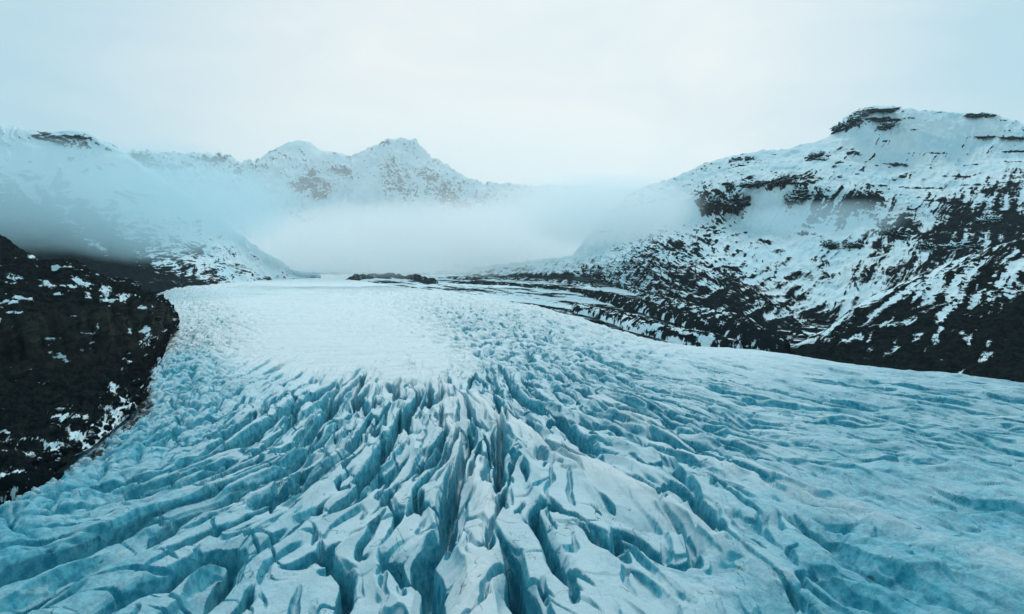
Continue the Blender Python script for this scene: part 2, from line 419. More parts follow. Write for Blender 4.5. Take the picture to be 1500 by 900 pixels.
MTN = {}
def mountain(key, name, label, xs, lines, nu, rows, mat, gully=20, gw=140, gl=700, shear=0.0, rough=8, rw=60, smooth=10,
             rocksteep=0.5, streak=0.0, sw=60, sl=500, sshear=0.0, seed=0, topk=0.75, ribs=0, ledge=0, bands=0, jag=0, tonev=0, suc=(0.8, 0.35), patches=(), strata=0.0, kind='structure', back=(700, 300), bias=0.0):
    """lines: bottom to top, each (ys, distances, rockiness); a hidden back slope is added behind the top line"""
    u = np.linspace(xs[0], xs[-1], nu)
    L = []; RK = []
    for ys, ds, rk in lines:
        yy = interp_s(u, xs, ys, smooth // 2 if ys is lines[-1][0] else smooth); dd = interp_s(u, xs, ds, smooth * 2)
        if ys is lines[-1][0]: yy = yy - jag * fbm(u / 14, u * 0 + seed, 5, seed + 31, 0.65)
        L.append(np.stack([(u - CX) / F * dd, dd, H - (yy - HY) / F * dd], -1))
        RK.append(interp_s(u, xs, rk, smooth))
    top = L[-1]; bk = top.copy(); bk[:, 1] += back[0]; bk[:, 0] *= 1 + back[0] / top[:, 1]; bk[:, 2] -= back[1]
    L.append(bk); RK.append(RK[-1])
    L = np.array(L); RK = np.array(RK)
    segs = []
    for i in range(len(L) - 1):
        n = rows[i] if i < len(rows) else 30
        segs.append(i + np.arange(n) / n)
    v = np.concatenate(segs + [[len(L) - 1]])
    i0 = np.minimum(v.astype(int), len(L) - 2); f = (v - i0)
    # Catmull-Rom through the lines
    def at(k): return L[np.clip(k, 0, len(L) - 1)]
    p0, p1, p2, p3 = at(i0 - 1), at(i0), at(i0 + 1), at(i0 + 2)
    ff = f[:, None, None]
    tens = 0.35
    m1 = (p2 - p0) * tens; m2 = (p3 - p1) * tens
    h00 = 2 * ff ** 3 - 3 * ff ** 2 + 1; h10 = ff ** 3 - 2 * ff ** 2 + ff; h01 = -2 * ff ** 3 + 3 * ff ** 2; h11 = ff ** 3 - ff ** 2
    P = h00 * p1 + h10 * m1 + h01 * p2 + h11 * m2
    rk = RK[i0] * (1 - f[:, None]) + RK[i0 + 1] * f[:, None]
    Su = np.cumsum(np.concatenate([np.zeros((len(v), 1)), np.linalg.norm(np.diff(P, axis=1), axis=2)], 1), 1)
    Sv = np.cumsum(np.concatenate([np.zeros((1, nu)), np.linalg.norm(np.diff(P, axis=0), axis=2)], 0), 0)
    Su = P[..., 0] * suc[0] + P[..., 1] * suc[1]   # steadier than arc length across rows
    N = normals(P)
    if N[len(v) // 3, nu // 2, 1] > 0: N = -N
    w = fbm(Su / 200, Sv / 200, 3, seed + 1)
    fade = sst(-0.15, 0.25, v)[:, None] * np.ones((1, nu))
    topf = (1 - topk * np.exp(-((v - (len(L) - 2)) / 0.5) ** 2))[:, None]
    g = ridged((Su + shear * Sv) / gw + w * 0.6, Sv / gl, 4, seed + 3) - 0.55
    d = gully * g * (1 - (1 - topf) * 0.7) + rough * fbm(Su / rw, Sv / rw, 6, seed + 5, 0.55) * (0.6 + 0.6 * np.clip(rk, 0, 1)) * topf
    g2 = ridged((Su + sshear * Sv) / (sw * 1.6) + w * 0.8, Sv / (sl * 1.2) + w * 0.5, 4, seed + 13, 0.55) - 0.55
    d = d + ribs * g2 * (1 - (1 - topf) * 0.6)
    if strata:
        zz = P[..., 2] + 10 * w
        tz = (zz / 22) % 1.0
        d += strata * (sst(0.0, 0.25, tz) - tz) * np.clip(rk, 0, 1)
    P2 = P + N * (d * fade)[..., None]
    n2 = normals(P2); nz = np.abs(n2[..., 2])
    P = P2
    pxx = CX + F * P[..., 0] / P[..., 1]; pyy = HY + F * (H - P[..., 2]) / P[..., 1]
    base_n = np.abs(N[..., 2])
    rock = rk + rocksteep * (base_n - nz) * 1.6 + bias
    if streak:
        rock = rock + streak * (1.25 * g2 + 0.55 * fbm((Su + sshear * Sv) / sw, Sv / sl, 4, seed + 7, 0.6) + 0.15 * fbm(Su / 25, Sv / 60, 3, seed + 8))
    rock += 0.22 * fbm(Su / (rw * 2.5), Sv / (rw * 2.5), 4, seed + 9)
    if ledge:
        rock -= ledge * sst(0.12, 0.42, fbm(Su / (rw * 1.2), P[..., 2] / 5.0 + w * 2, 4, seed + 23))
    if bands:
        bz = np.sin(2 * np.pi * (P[..., 2] + 18 * fbm(Su / 220, Sv / 220, 3, seed + 25)) / 62)
        rock += bands * sst(0.80, 0.97, bz) * sst(0.02, 0.3, fbm(Su / 130, P[..., 2] / 40, 3, seed + 27)) * sst(2.6, 3.2, v)[:, None]
    pn1 = fbm(Su / (rw * .45), Sv / (rw * .45), 4, seed + 15, 0.6); pn2 = fbm(Su / (rw * .3), Sv / (rw * .3), 4, seed + 17, 0.6)
    for (cx, cy, rx, ry, rot, val) in patches:
        rock += val * 1.12 * blob(pxx + rx * pn1, pyy + 1.6 * ry * pn2, cx, cy, rx, ry, rot)
    tone = (np.exp(-((v - tonev) / 0.55) ** 2)[:, None] * sst(-0.45, 0.5, fbm(Su / 12, Sv / 60, 4, seed + 19)) if tonev else np.zeros(rock.shape))
    o = grid_mesh(name, P, dict(rock=np.clip(rock, 0, 1.0), tone=tone), mat, flip=False)
    set_props(o, label, kind=kind)
    MTN[key] = (P, pxx, pyy)
    return o

def find(key, px, py):
    """the point of a mountain that stands on a sight line of the photo (the nearest one)"""
    P, a, b = MTN[key]
    d = (a - px) ** 2 + (b - py) ** 2
    m = d < max(d.min() * 1.5, 4.0)
    dist = np.where(m, P[..., 1], 1e9)
    i = np.unravel_index(np.argmin(dist), dist.shape)
    return P[i]

def build_mountains():
    full = lambda v, n: [v] * n
    # --- flat-topped mountain on the right
    xs = [690, 840, 880, 920, 960, 1000, 1050, 1100, 1150, 1200, 1225, 1245, 1265, 1300, 1345, 1400, 1455, 1500, 1600, 1800]
    base = [404, 404, 410, 424, 440, 458, 474, 490, 508, 520, 525, 528, 530, 535, 540, 545, 550, 553, 560, 580]
    based = [4300, 3400, 3100, 2700, 2350, 2000, 1650, 1400, 1200, 1120, 1100, 1090, 1080, 1060, 1050, 1040, 1030, 1020, 1000, 960]
    lowt = [403, 398, 388, 380, 388, 398, 415, 434, 455, 470, 474, 474, 472, 462, 450, 440, 430, 425, 415, 410]
    lowd = [4350, 3450, 3200, 2850, 2550, 2250, 1950, 1750, 1600, 1550, 1530, 1520, 1500, 1480, 1460, 1450, 1440, 1430, 1420, 1400]
    cb = [401, 392, 368, 350, 342, 338, 326, 338, 338, 330, 327, 325, 320, 322, 330, 335, 332, 325, 315, 310]
    cbd = [4400, 3500, 3350, 3150, 2950, 2750, 2550, 2400, 2300, 2250, 2250, 2250, 2250, 2250, 2200, 2150, 2120, 2100, 2050, 2000]
    ct = [399, 386, 350, 322, 305, 294, 276, 268, 266, 272, 276, 278, 280, 288, 292, 292, 288, 282, 275, 272]
    ctd = [4450, 3550, 3400, 3230, 3050, 2870, 2660, 2500, 2400, 2350, 2350, 2360, 2370, 2380, 2380, 2350, 2320, 2300, 2250, 2200]
    sh = [397, 382, 335, 300, 280, 266, 249, 240, 236, 230, 229, 229, 230, 240, 240, 238, 234, 230, 228, 232]
    shd = [4500, 3600, 3450, 3300, 3150, 3050, 2900, 2800, 2750, 2750, 2780, 2800, 2820, 2850, 2850, 2850, 2830, 2800, 2750, 2700]
    sk = [395, 378, 325, 290, 273, 259, 242, 230, 225, 213, 196, 168, 159, 157, 164, 167, 170, 183, 200, 240]
    skd = [4550, 3700, 3600, 3500, 3400, 3350, 3250, 3200, 3200, 3200, 3200, 3200, 3200, 3200, 3200, 3200, 3200, 3200, 3150, 3100]
    n = len(xs)
    pt = [(1060, 300, 32, 22, -15, .75), (1035, 296, 18, 14, 0, .5), (1130, 268, 52, 9, -6, .55), (1215, 300, 62, 24, -20, .42), (1270, 296, 34, 12, -15, .45), (1190, 285, 26, 16, 0, .35),
          (1310, 338, 30, 10, 20, .35), (1325, 322, 20, 14, 30, .3), (1380, 355, 24, 12, 10, .4), (1410, 330, 40, 14, -15, .35), (1475, 275, 34, 12, 0, .4), (1440, 375, 60, 16, -10, .4), (1475, 320, 26, 12, 0, .4),
          (1215, 360, 16, 6, 0, .45), (1250, 358, 14, 6, 0, .45), (1005, 362, 28, 8, 0, .4), (1400, 300, 25, 8, 20, .25), (1290, 380, 40, 14, -20, .2),
          (1030, 330, 30, 8, 0, .2), (1100, 238, 30, 4, -5, .3), (1200, 228, 30, 5, -10, .3), (1260, 223, 18, 4, 20, .3), (1285, 163, 34, 4, 0, .4), (1262, 180, 34, 5, -12, .4), (1240, 190, 16, 5, -30, .4), (1296, 186, 20, 6, -20, .35), (1435, 170, 22, 4, 0, .3), (1460, 202, 40, 3, 0, .35)]
    mountain('mesa', 'mountain', 'snowy flat-topped mountain with dark cliff bands rising on the right', xs,
             [(base, based, full(.74, n)), (lowt, lowd, [.05, .1, .2, .46, .48, .48, .46, .46, .45, .42, .3, .3, .32, .35, .4, .42, .45, .5, .5, .5]),
              (cb, cbd, [.05, .0, .02, .04, .04, .04, .03, .02, .02, .04, .08, .1, .2, .3, .32, .34, .36, .38, .4, .4]),
              (ct, ctd, [.05] * 13 + [.1, .18, .2, .25, .28, .3, .3]), (sh, shd, full(.0, n)), (sk, skd, full(.02, n))],
             1000, [150, 170, 150, 90, 110, 40], M_MTN, gully=26, gw=150, gl=800, shear=-0.25, rough=17, rw=100, rocksteep=0.5,
             streak=0.5, sw=26, sl=300, sshear=-0.22, ribs=13, suc=(0.9, -0.4), seed=300, topk=.4, bands=.5, jag=1.3, patches=pt, strata=4)
    # --- nearer dark spur on the right
    xs = [1120, 1170, 1215, 1255, 1300, 1350, 1390, 1440, 1500, 1600, 1800]
    n = len(xs)
    mountain('spur', 'mountain', 'dark near mountain spur with slanting snow streaks on the right', xs,
             [([519, 522, 530, 538, 545, 552, 557, 562, 570, 585, 620], [1000, 980, 930, 900, 860, 830, 800, 780, 740, 700, 640], full(.95, n)),
              ([518, 516, 515, 512, 506, 500, 498, 495, 490, 480, 470], [1020, 1010, 1000, 990, 970, 950, 930, 910, 890, 860, 820], full(.78, n)),
              ([517, 511, 496, 478, 462, 450, 444, 440, 432, 415, 395], [1030, 1050, 1070, 1090, 1100, 1100, 1090, 1080, 1060, 1020, 980], full(.66, n)),
              ([516, 505, 481, 449, 423, 400, 383, 368, 348, 318, 270], [1040, 1090, 1150, 1210, 1260, 1300, 1320, 1330, 1330, 1300, 1250], full(.48, n))],
             620, [50, 120, 170, 30], M_NEAR, gully=12, gw=70, gl=500, shear=-0.35, rough=8, rw=45, rocksteep=0.3,
             streak=0.62, sw=13, sl=160, sshear=-0.36, ribs=6, suc=(0.9, -0.4), seed=340, strata=3, back=(400, 60),
             patches=[(1365, 415, 30, 6, -48, -.55), (1410, 408, 34, 6, -48, -.5), (1398, 440, 26, 5, -52, -.5), (1470, 415, 48, 8, -52, -.6), (1378, 470, 6, 20, 20, -.5), (1330, 425, 22, 5, -40, -.4), (1300, 475, 40, 3, -5, -.35),
                      (1250, 497, 20, 4, -20, -.45), (1270, 440, 24, 6, -35, -.3), (1410, 490, 20, 6, 40, -.4), (1450, 520, 20, 4, -35, -.4), (1375, 528, 16, 4, -15, -.4), (1490, 395, 20, 6, -50, -.4), (1230, 512, 20, 6, 0, .3), (1480, 450, 30, 30, 0, .2)])
    # --- mountain on the left, behind fog
    xs = [-400, -200, -60, 0, 30, 60, 95, 130, 165, 200, 240, 290, 340, 390, 430, 470]
    n = len(xs)
    sk = [120, 150, 178, 185, 189, 199, 195, 197, 214, 240, 264, 296, 335, 375, 398, 407]
    skd = [2600, 2700, 2800, 2850, 2900, 2900, 2950, 3000, 3050, 3150, 3300, 3450, 3650, 3850, 4000, 4100]
    base = [480, 468, 455, 448, 446, 444, 441, 438, 435, 432, 429, 427, 426, 424, 422, 420]
    based = [1500, 1600, 1700, 1800, 1850, 1900, 2000, 2100, 2200, 2350, 2600, 2900, 3250, 3600, 3850, 4050]
    def mixl(a, b, t): return [x + (y - x) * t for x, y in zip(a, b)]
    mountain('west', 'mountain', 'tall rounded snowy mountain on the left half hidden by drifting fog', xs,
             [(base, based, full(.85, n)), (mixl(base, sk, .16), mixl(based, skd, .2), [1.0] * 6 + [.95, .92, .85, .74, .6, .45, .38, .34, .3, .3]),
              (mixl(base, sk, .45), mixl(based, skd, .5), [.95, .95, .92, .88, .84, .8, .74, .66, .58, .48, .38, .32, .25, .25, .2, .2]),
              (mixl(base, sk, .78), mixl(based, skd, .8), full(.12, n)), (sk, skd, full(.04, n))],
             760, [90, 150, 150, 90, 30], M_MTN, gully=30, gw=190, gl=900, shear=0.5, rough=16, rw=120, rocksteep=0.5,
             streak=0.42, sw=40, sl=300, sshear=0.3, ribs=16, topk=.4, jag=1.6, seed=380, patches=[(95, 204, 36, 9, 5, .55), (165, 216, 14, 4, 25, .4), (60, 198, 10, 4, 0, .3), (120, 245, 30, 6, 10, .15)], strata=1.0)
    # --- far range behind the fog, closing the valley
    xs = [120, 180, 200, 240, 290, 335, 350, 375, 400, 430, 470, 510, 555, 580, 608, 628, 665, 710, 760, 830, 900, 980, 1100]
    n = len(xs)
    sk = [236, 225, 221, 228, 225, 229, 240, 236, 236, 231, 227, 232, 213, 203, 205, 229, 250, 272, 275, 277, 279, 282, 290]
    base = full(400, n)
    pt = [(205, 230, 14, 5, 0, .6), (228, 241, 28, 7, 12, .6), (275, 243, 16, 4, 0, .4), (318, 233, 18, 4, 0, .5), (345, 252, 14, 12, 60, .3), (380, 245, 14, 5, 0, .25),
          (452, 262, 12, 14, 0, .45), (468, 278, 14, 12, 30, .6), (436, 272, 12, 8, 0, .4), (440, 318, 24, 14, 0, .22), (500, 250, 12, 6, 0, .4),
          (510, 255, 22, 8, 0, .22), (580, 262, 20, 20, 0, .3), (600, 285, 30, 14, 10, .3), (625, 250, 18, 12, 40, .3), (650, 282, 28, 16, 30, .34), (675, 295, 26, 10, 20, .3), (705, 293, 8, 6, 0, .4), (612, 218, 14, 12, 30, .16), (570, 240, 14, 14, 0, .2)]
    mountain('range', 'mountain', 'far snow covered range with rocky faces above the valley fog', xs,
             [(base, full(5200, n), full(.02, n)), (mixl(base, sk, .45), full(5700, n), full(.03, n)), (mixl(base, sk, .75), full(6000, n), full(.05, n)), (sk, full(6500, n), full(.05, n))],
             900, [80, 130, 160, 30], M_MTN, gully=60, gw=330, gl=900, shear=0.1, rough=60, rw=200, rocksteep=0.5,
             streak=0.12, sw=50, sl=220, ribs=75, bias=-0.13, seed=420, topk=.1, jag=3.5, patches=pt, smooth=4, back=(900, 400))
    # --- palest summit behind
    xs = [370, 395, 412, 422, 437, 455, 470, 500, 540]
    n = len(xs); sk = [245, 222, 216, 210, 207, 209, 222, 225, 240]
    mountain('summit', 'mountain', 'palest distant summit showing over the left part of the far range', xs,
             [(full(300, n), full(7600, n), full(.05, n)), (mixl(full(300, n), sk, .6), full(8100, n), full(.15, n)), (sk, full(8600, n), full(.25, n))],
             200, [40, 60, 10], M_MTN, gully=60, gw=300, gl=900, rough=55, rw=200, rocksteep=0.6, seed=440, smooth=2, back=(900, 500))
    # --- near dark hill with the cliff on the left
    xs = [-500, -300, -150, 0, 30, 60, 78, 95, 112, 140, 160, 172, 190, 212, 226, 240, 252, 262]
    n = len(xs)
    edge = [1030, 900, 800, 728, 708, 694, 686, 676, 668, 650, 634, 622, 608, 590, 560, 520, 488, 478]
    ed = [F * (H + 4) / (y - HY) for y in edge]
    ed[-4:] = [660, 800, 960, 1020]
    mid = [700, 650, 610, 610, 605, 600, 595, 590, 588, 580, 575, 570, 562, 552, 535, 505, 478, 474]
    md = [430, 450, 480, 520, 530, 540, 550, 555, 560, 580, 600, 610, 630, 670, 730, 860, 990, 1030]
    cb = [560, 550, 545, 535, 532, 530, 528, 527, 526, 522, 518, 515, 512, 508, 502, 490, 470, 472]
    cbd = [560, 580, 600, 640, 650, 660, 670, 680, 690, 710, 730, 740, 770, 800, 840, 920, 1010, 1035]
    ct = [450, 452, 456, 458, 458, 458, 457, 456, 455, 451, 448, 447, 446, 444, 444, 446, 456, 470]
    ctd = [600, 615, 630, 665, 675, 686, 696, 706, 716, 738, 760, 770, 800, 832, 870, 940, 1020, 1040]
    kn = [370, 390, 402, 415, 418, 422, 420, 420, 422, 428, 430, 430, 428, 436, 437, 440, 452, 469]
    knd = [700, 720, 740, 770, 780, 790, 800, 810, 820, 840, 860, 870, 890, 910, 930, 960, 1030, 1045]
    sk = [180, 250, 300, 345, 364, 384, 384, 382, 386, 401, 412, 409, 410, 430, 431, 436, 450, 468]
    skd = [900, 930, 960, 990, 1000, 960, 930, 920, 930, 960, 980, 960, 970, 980, 990, 1000, 1045, 1050]
    pt = [(80, 392, 4, 4, 0, -.55), (118, 413, 14, 4, 20, -.5), (108, 420, 6, 4, 20, -.3), (155, 428, 9, 8, 50, -.5), (163, 440, 12, 3, 0, -.5), (180, 437, 7, 6, 30, -.6), (40, 438, 20, 3, 8, -.6), (26, 435, 6, 3, 8, -.4), (85, 431, 9, 2.5, 0, -.45),
          (130, 434, 8, 3, 20, -.4), (20, 458, 24, 1.6, 0, -.7), (48, 376, 6, 3, 20, -.5), (75, 377, 5, 2.5, 20, -.5), (144, 479, 4, 6, -20, -.5), (100, 427, 6, 2, 0, -.35), (0, 470, 4, 5, 0, -.6), (212, 450, 10, 2, 0, -.4), (215, 480, 6, 3, 0, -.4),
          (95, 525, 8, 3, 35, -.45), (120, 513, 5, 4, 0, -.4), (165, 568, 14, 8, 60, -.4), (150, 598, 16, 6, 0, -.35), (85, 610, 14, 3, -15, -.5), (75, 658, 22, 5, 35, -.45), (108, 635, 14, 5, 30, -.4), (145, 635, 26, 12, -40, -.5), (175, 600, 24, 8, -55, -.45),
          (215, 500, 22, 8, -45, -.45), (5, 632, 10, 3, 0, -.4), (190, 530, 8, 4, -30, -.35), (60, 562, 6, 2.5, 0, -.4), (8, 697, 30, 4, -20, -.5)]
    mountain('hill', 'hill', 'black rocky hill with a cliff band at the left edge of the ice', xs,
             [(edge, ed, full(.66, n)), (mid, md, full(.90, n)), (cb, cbd, full(.98, n)), (ct, ctd, full(.92, n)), (kn, knd, full(.76, n)), (sk, skd, full(.84, n))],
             760, [130, 110, 110, 60, 80, 30], M_NEAR, gully=3.5, gw=40, gl=300, rough=12, rw=26, rocksteep=0.1, streak=0.32, sw=14, sl=60, suc=(0.3, 0.9), ledge=.30, seed=460, tonev=2.5, topk=.3, jag=2.2, patches=pt, strata=1.5, smooth=5, back=(250, 60), bias=-0.05)

# ------------------------------------------------------------------ moraine ridges (things lying on the ice)
def ridge_obj(name, label, pts, width, height, seed, snow=0.25, group=None, cat='moraine', zoff=-3.0):
    """a long low bank of rubble along a track on the ice"""
    g = np.array([ground_pt(*p) for p in pts])
    seg = np.concatenate([[0], np.cumsum(np.linalg.norm(np.diff(g, axis=0), axis=1))])
    n = 420; m = 46
    s = np.linspace(0, seg[-1], n)
    cx = blur(np.interp(s, seg, g[:, 0]), 8, 0); cy = blur(np.interp(s, seg, g[:, 1]), 8, 0)
    tx, ty = np.gradient(cx), np.gradient(cy); l = np.hypot(tx, ty); tx /= l; ty /= l
    wv = np.linspace(-1, 1, m)
    W = width * (0.65 + 0.5 * fbm(s / (width * 5), s * 0 + seed, 3, seed)) * np.clip(np.minimum(s, seg[-1] - s) / (width * 2.5), 0.05, 1) ** 0.5
    X = cx[:, None] - ty[:, None] * wv * W[:, None] * -1; Y = cy[:, None] + tx[:, None] * wv * W[:, None] * -1
    prof = (1 - np.abs(wv) ** 1.5)
    hh = height * (0.7 + 0.6 * fbm(s / (width * 3), s * 0 + seed, 3, seed + 2)) * np.clip(np.minimum(s, seg[-1] - s) / (width * 3), 0, 1)
    Z = glacier_base(X, Y) + zoff + hh[:, None] * prof * (0.35 + 0.85 * ridged(s[:, None] / (width * 1.6) + wv * .4, wv * W[:, None] / (width * .5) + seed, 4, seed + 9)) + fbm(X / (width * .35), Y / (width * .35), 5, seed + 4) * height * 0.34 * prof - 18 * np.abs(wv) ** 5
    rock = np.clip(0.92 - snow + 0.85 * fbm(s[:, None] / (width * .9) + wv * .7, wv * W[:, None] / (width * .22) + seed, 5, seed + 6, 0.6) - 0.1 * (np.abs(wv) ** 3), 0, 1)
    o = grid_mesh(name, np.stack([X, Y, Z], -1), dict(rock=rock), M_GROUND, flip=True)
    set_props(o, label, cat, group)
    return o

def build_moraines():
    G = 'dark moraine ridges along the far right side of the ice'
    ridge_obj('moraine_ridge', 'short dark moraine hump standing alone at the far middle of the ice', [(505, 414), (550, 411), (600, 412), (640, 418)], 48, 36, 501, .10, G)
    ridge_obj('moraine_ridge', 'long black moraine ridge sweeping right from the valley middle to the mountain foot', [(655, 417), (720, 419), (790, 423), (850, 428), (900, 437), (960, 449), (1030, 466), (1100, 484), (1160, 500)], 40, 16, 511, .14, G)
    ridge_obj('moraine_ridge', 'thin dark moraine line under the fog at the far end of the valley', [(600, 406), (680, 406), (760, 406.5), (830, 408), (880, 412)], 70, 40, 521, .22, G)
    ridge_obj('moraine_ridge', 'broken moraine ridge half under snow just in front of the thin dark one', [(640, 411), (700, 413), (760, 413), (830, 417), (880, 423)], 60, 24, 531, .32, G)
    ridge_obj('moraine_ridge', 'patchy rubble ridge on the ice side of the long black moraine', [(840, 443), (900, 457), (960, 474), (1020, 486), (1090, 497)], 40, 9, 541, .34, G)
    ridge_obj('moraine_ridge', 'dark rubble ridge between the long black moraine and the snowy mountain foot', [(880, 415), (930, 427), (990, 443), (1060, 462), (1120, 482)], 50, 15, 551, .3, G)
    ridge_obj('moraine_ridge', 'small black rubble bank at the left edge of the picture beside the ice', [(-60, 722), (0, 707), (40, 697), (95, 689)], 6, 5, 561, .05, None, zoff=-1.0)

# ------------------------------------------------------------------ crags, boulders, ice blocks
def rock_mesh(name, sx, sy, sz, seed, mat, sub=5, amp=0.33, layers=0, flat=0.0):
    """lumpy broken block: a subdivided ball pushed about by noise, optionally layered in beds"""
    import bmesh
    bm = bmesh.new(); bmesh.ops.create_icosphere(bm, subdivisions=sub, radius=1.0)
    co = np.array([v.co[:] for v in bm.verts])
    # towards a box
    q = np.abs(co).max(axis=1, keepdims=True); box = co / q
    co = co * 0.7 + box * 0.3 * 0.85
    n = fbm(co[:, 0] * 2.1 + co[:, 2] * 1.3 + seed, co[:, 1] * 2.1 - co[:, 2] * 1.7, 5, seed, 0.58)
    n2 = ridged(co[:, 0] * 3.3 + seed, co[:, 1] * 1.2 + co[:, 2] * 2.2, 3, seed + 3) - .5
    n4 = fbm(co[:, 0] * 5.5 + seed, co[:, 2] * 3.5 + co[:, 1] * 4, 4, seed + 9, 0.6)
    co = co * (1 + amp * n[:, None] * 1.7 + amp * 0.6 * n2[:, None] + amp * 1.1 * n4[:, None])
    brk = np.clip(0.75 + 1.1 * fbm(co[:, 0] * 2.6 + seed * 1.3, co[:, 1] * 0.8, 3, seed + 21), 0.25, 1.5)
    if layers: co = co * np.array([1, 1, 0]) + np.outer(co[:, 2] * brk, np.array([0, 0, 1]))
    if layers:
        zz = co[:, 2] * layers + 0.5 * n
        st = sst(0.1, 0.45, zz % 1.0) - (zz % 1.0)
        co[:, :2] *= (1 + 0.16 * st)[:, None]
    co *= np.array([sx, sy, sz])
    for v, c in zip(bm.verts, co): v.co = c
    me = bpy.data.meshes.new(name); bm.to_mesh(me); bm.free()
    me.polygons.foreach_set('use_smooth', np.ones(len(me.polygons), bool))
    me.materials.append(mat)
    return me

def place(name, me, loc, rot, label, cat, group=None):
    o = bpy.data.objects.new(name, me); C.objects.link(o)
    o.location = loc; o.rotation_euler = rot
    return set_props(o, label, cat, group)

def build_crags():
    G1 = 'dark rock outcrops breaking through the snow of the right mountain'
    rows = [  # key, px, py, half width px, half height px, layers, tilt deg, label
        ('mesa', 1284, 162, 27, 3.4, 2, -3, 'topmost long dark ledge capping the flat summit on the right'),
        ('mesa', 1241, 183, 19, 8, 2, -24, 'dark stepped crag at the left shoulder of the flat summit'),
        ('mesa', 1259, 169, 13, 5, 2, -20, 'dark crag where the summit cap ledge drops to the left shoulder'),
        ('mesa', 1288, 175, 24, 3.6, 2, 2, 'second dark rock ledge just below the summit cap'),
        ('mesa', 1296, 186, 15, 6, 2, -18, 'slanting dark outcrop lowest of those under the summit cap'),
        ('mesa', 1432, 169, 20, 4, 2, 0, 'small dark cap ledge right of the flat summit'),
        ('mesa', 1440, 201, 18, 2.2, 1, 0, 'thin dark rock band below the small cap ledge'),
        ('mesa', 1484, 202, 18, 2.0, 1, 2, 'thin dark rock band at the right edge of the upper snow'),
        ('mesa', 1077, 234, 9, 4, 2, -10, 'small dark crag at the left end of the snowy shoulder'),
        ('mesa', 1097, 232, 6, 5, 2, 20, 'small upright dark crag beside the shoulder\'s left end'),
        ('mesa', 1192, 228, 15, 4, 2, -18, 'slanting dark outcrop on the crest of the snowy shoulder'),
        ('mesa', 1311, 241, 15, 3, 2, 6, 'low dark outcrop alone in the snow below the flat summit'),
        ('mesa', 1076, 297, 17, 16, 2, -8, 'biggest black cliff block on the left of the fogged cliff'),
        ('mesa', 1042, 297, 12, 10, 2, 0, 'rounded black cliff block at the far left of the cliff row'),
        ('mesa', 1112, 268, 27, 4, 2, -5, 'long thin black ledge above the cliff blocks'),
        ('mesa', 1150, 262, 18, 6, 2, -12, 'broken black ledge at the right end of the thin ledge'),
        ('mesa', 1168, 288, 16, 11, 2, -20, 'dark crag at the left end of the fogged cliff'),
        ('mesa', 1312, 342, 18, 10, 2, 10, 'dark craggy knob in the middle of the right snow slope'),
        ('mesa', 1356, 362, 10, 10, 2, 20, 'dark block above the spur near the craggy knob'),
        ('mesa', 1400, 362, 24, 9, 2, -8, 'broad black crag just above the dark spur'),
        ('mesa', 1448, 322, 20, 8, 2, -10, 'dark crag high above the spur near the right edge'),
        ('mesa', 1217, 357, 10, 6, 2, 5, 'left one of two low dark rocks below the fogged cliff'),
        ('mesa', 1250, 358, 13, 5, 2, 5, 'right one of two low dark rocks below the fogged cliff'),
    ]
    for i, (key, px, py, hw, hh, lay, tilt, lab) in enumerate(rows):
        p = find(key, px, py)
        s = p[1] / F
        me = rock_mesh('rock_outcrop', hw * s, max(hw * 0.45, hh * 1.2) * s, hh * s, 600 + i * 13, M_CRAG, 5, 0.42, lay)
        place('rock_outcrop', me, p, (0, math.radians(tilt), math.radians(random.uniform(-12, 12))), lab, 'rock outcrop', G1)
    G2 = 'dark rock outcrops of the far range above the fog'
    for i, (px, py, hw, hh, tilt, lab) in enumerate([
        (468, 282, 10, 9, 25, 'darkest rock face on the buttress of the far range'),
        (456, 254, 5, 7, 10, 'small dark crag above the darkest face of the far range'),
        (318, 233, 9, 2.6, 0, 'flat dark ledge on the left crest of the far range'),
        (226, 240, 12, 3.5, 10, 'dark rocks strung along the left shoulder of the far range'),
        (201, 227, 8, 3, 0, 'small dark crag at the left end of the far range')]):
        p = find('range', px, py); s = p[1] / F
        me = rock_mesh('rock_outcrop', hw * s, hw * .5 * s, hh * s, 800 + i * 13, M_CRAG, 4, 0.42, 2)
        place('rock_outcrop', me, p, (0, math.radians(tilt), 0), lab, 'rock outcrop', G2)
    for i, (px, py, hw, hh, tilt, lab) in enumerate([(108, 199, 16, 3.5, 3, 'dark rocky crown on the left foggy mountain'), (84, 206, 12, 3, 8, 'scattered dark crag just left below the rocky crown')]):
        p = find('west', px, py); s = p[1] / F
        me = rock_mesh('rock_outcrop', hw * s, hw * .5 * s, hh * s, 850 + i * 13, M_CRAG, 4, 0.42, 2)
        place('rock_outcrop', me, p, (0, math.radians(tilt), 0), lab, 'rock outcrop')

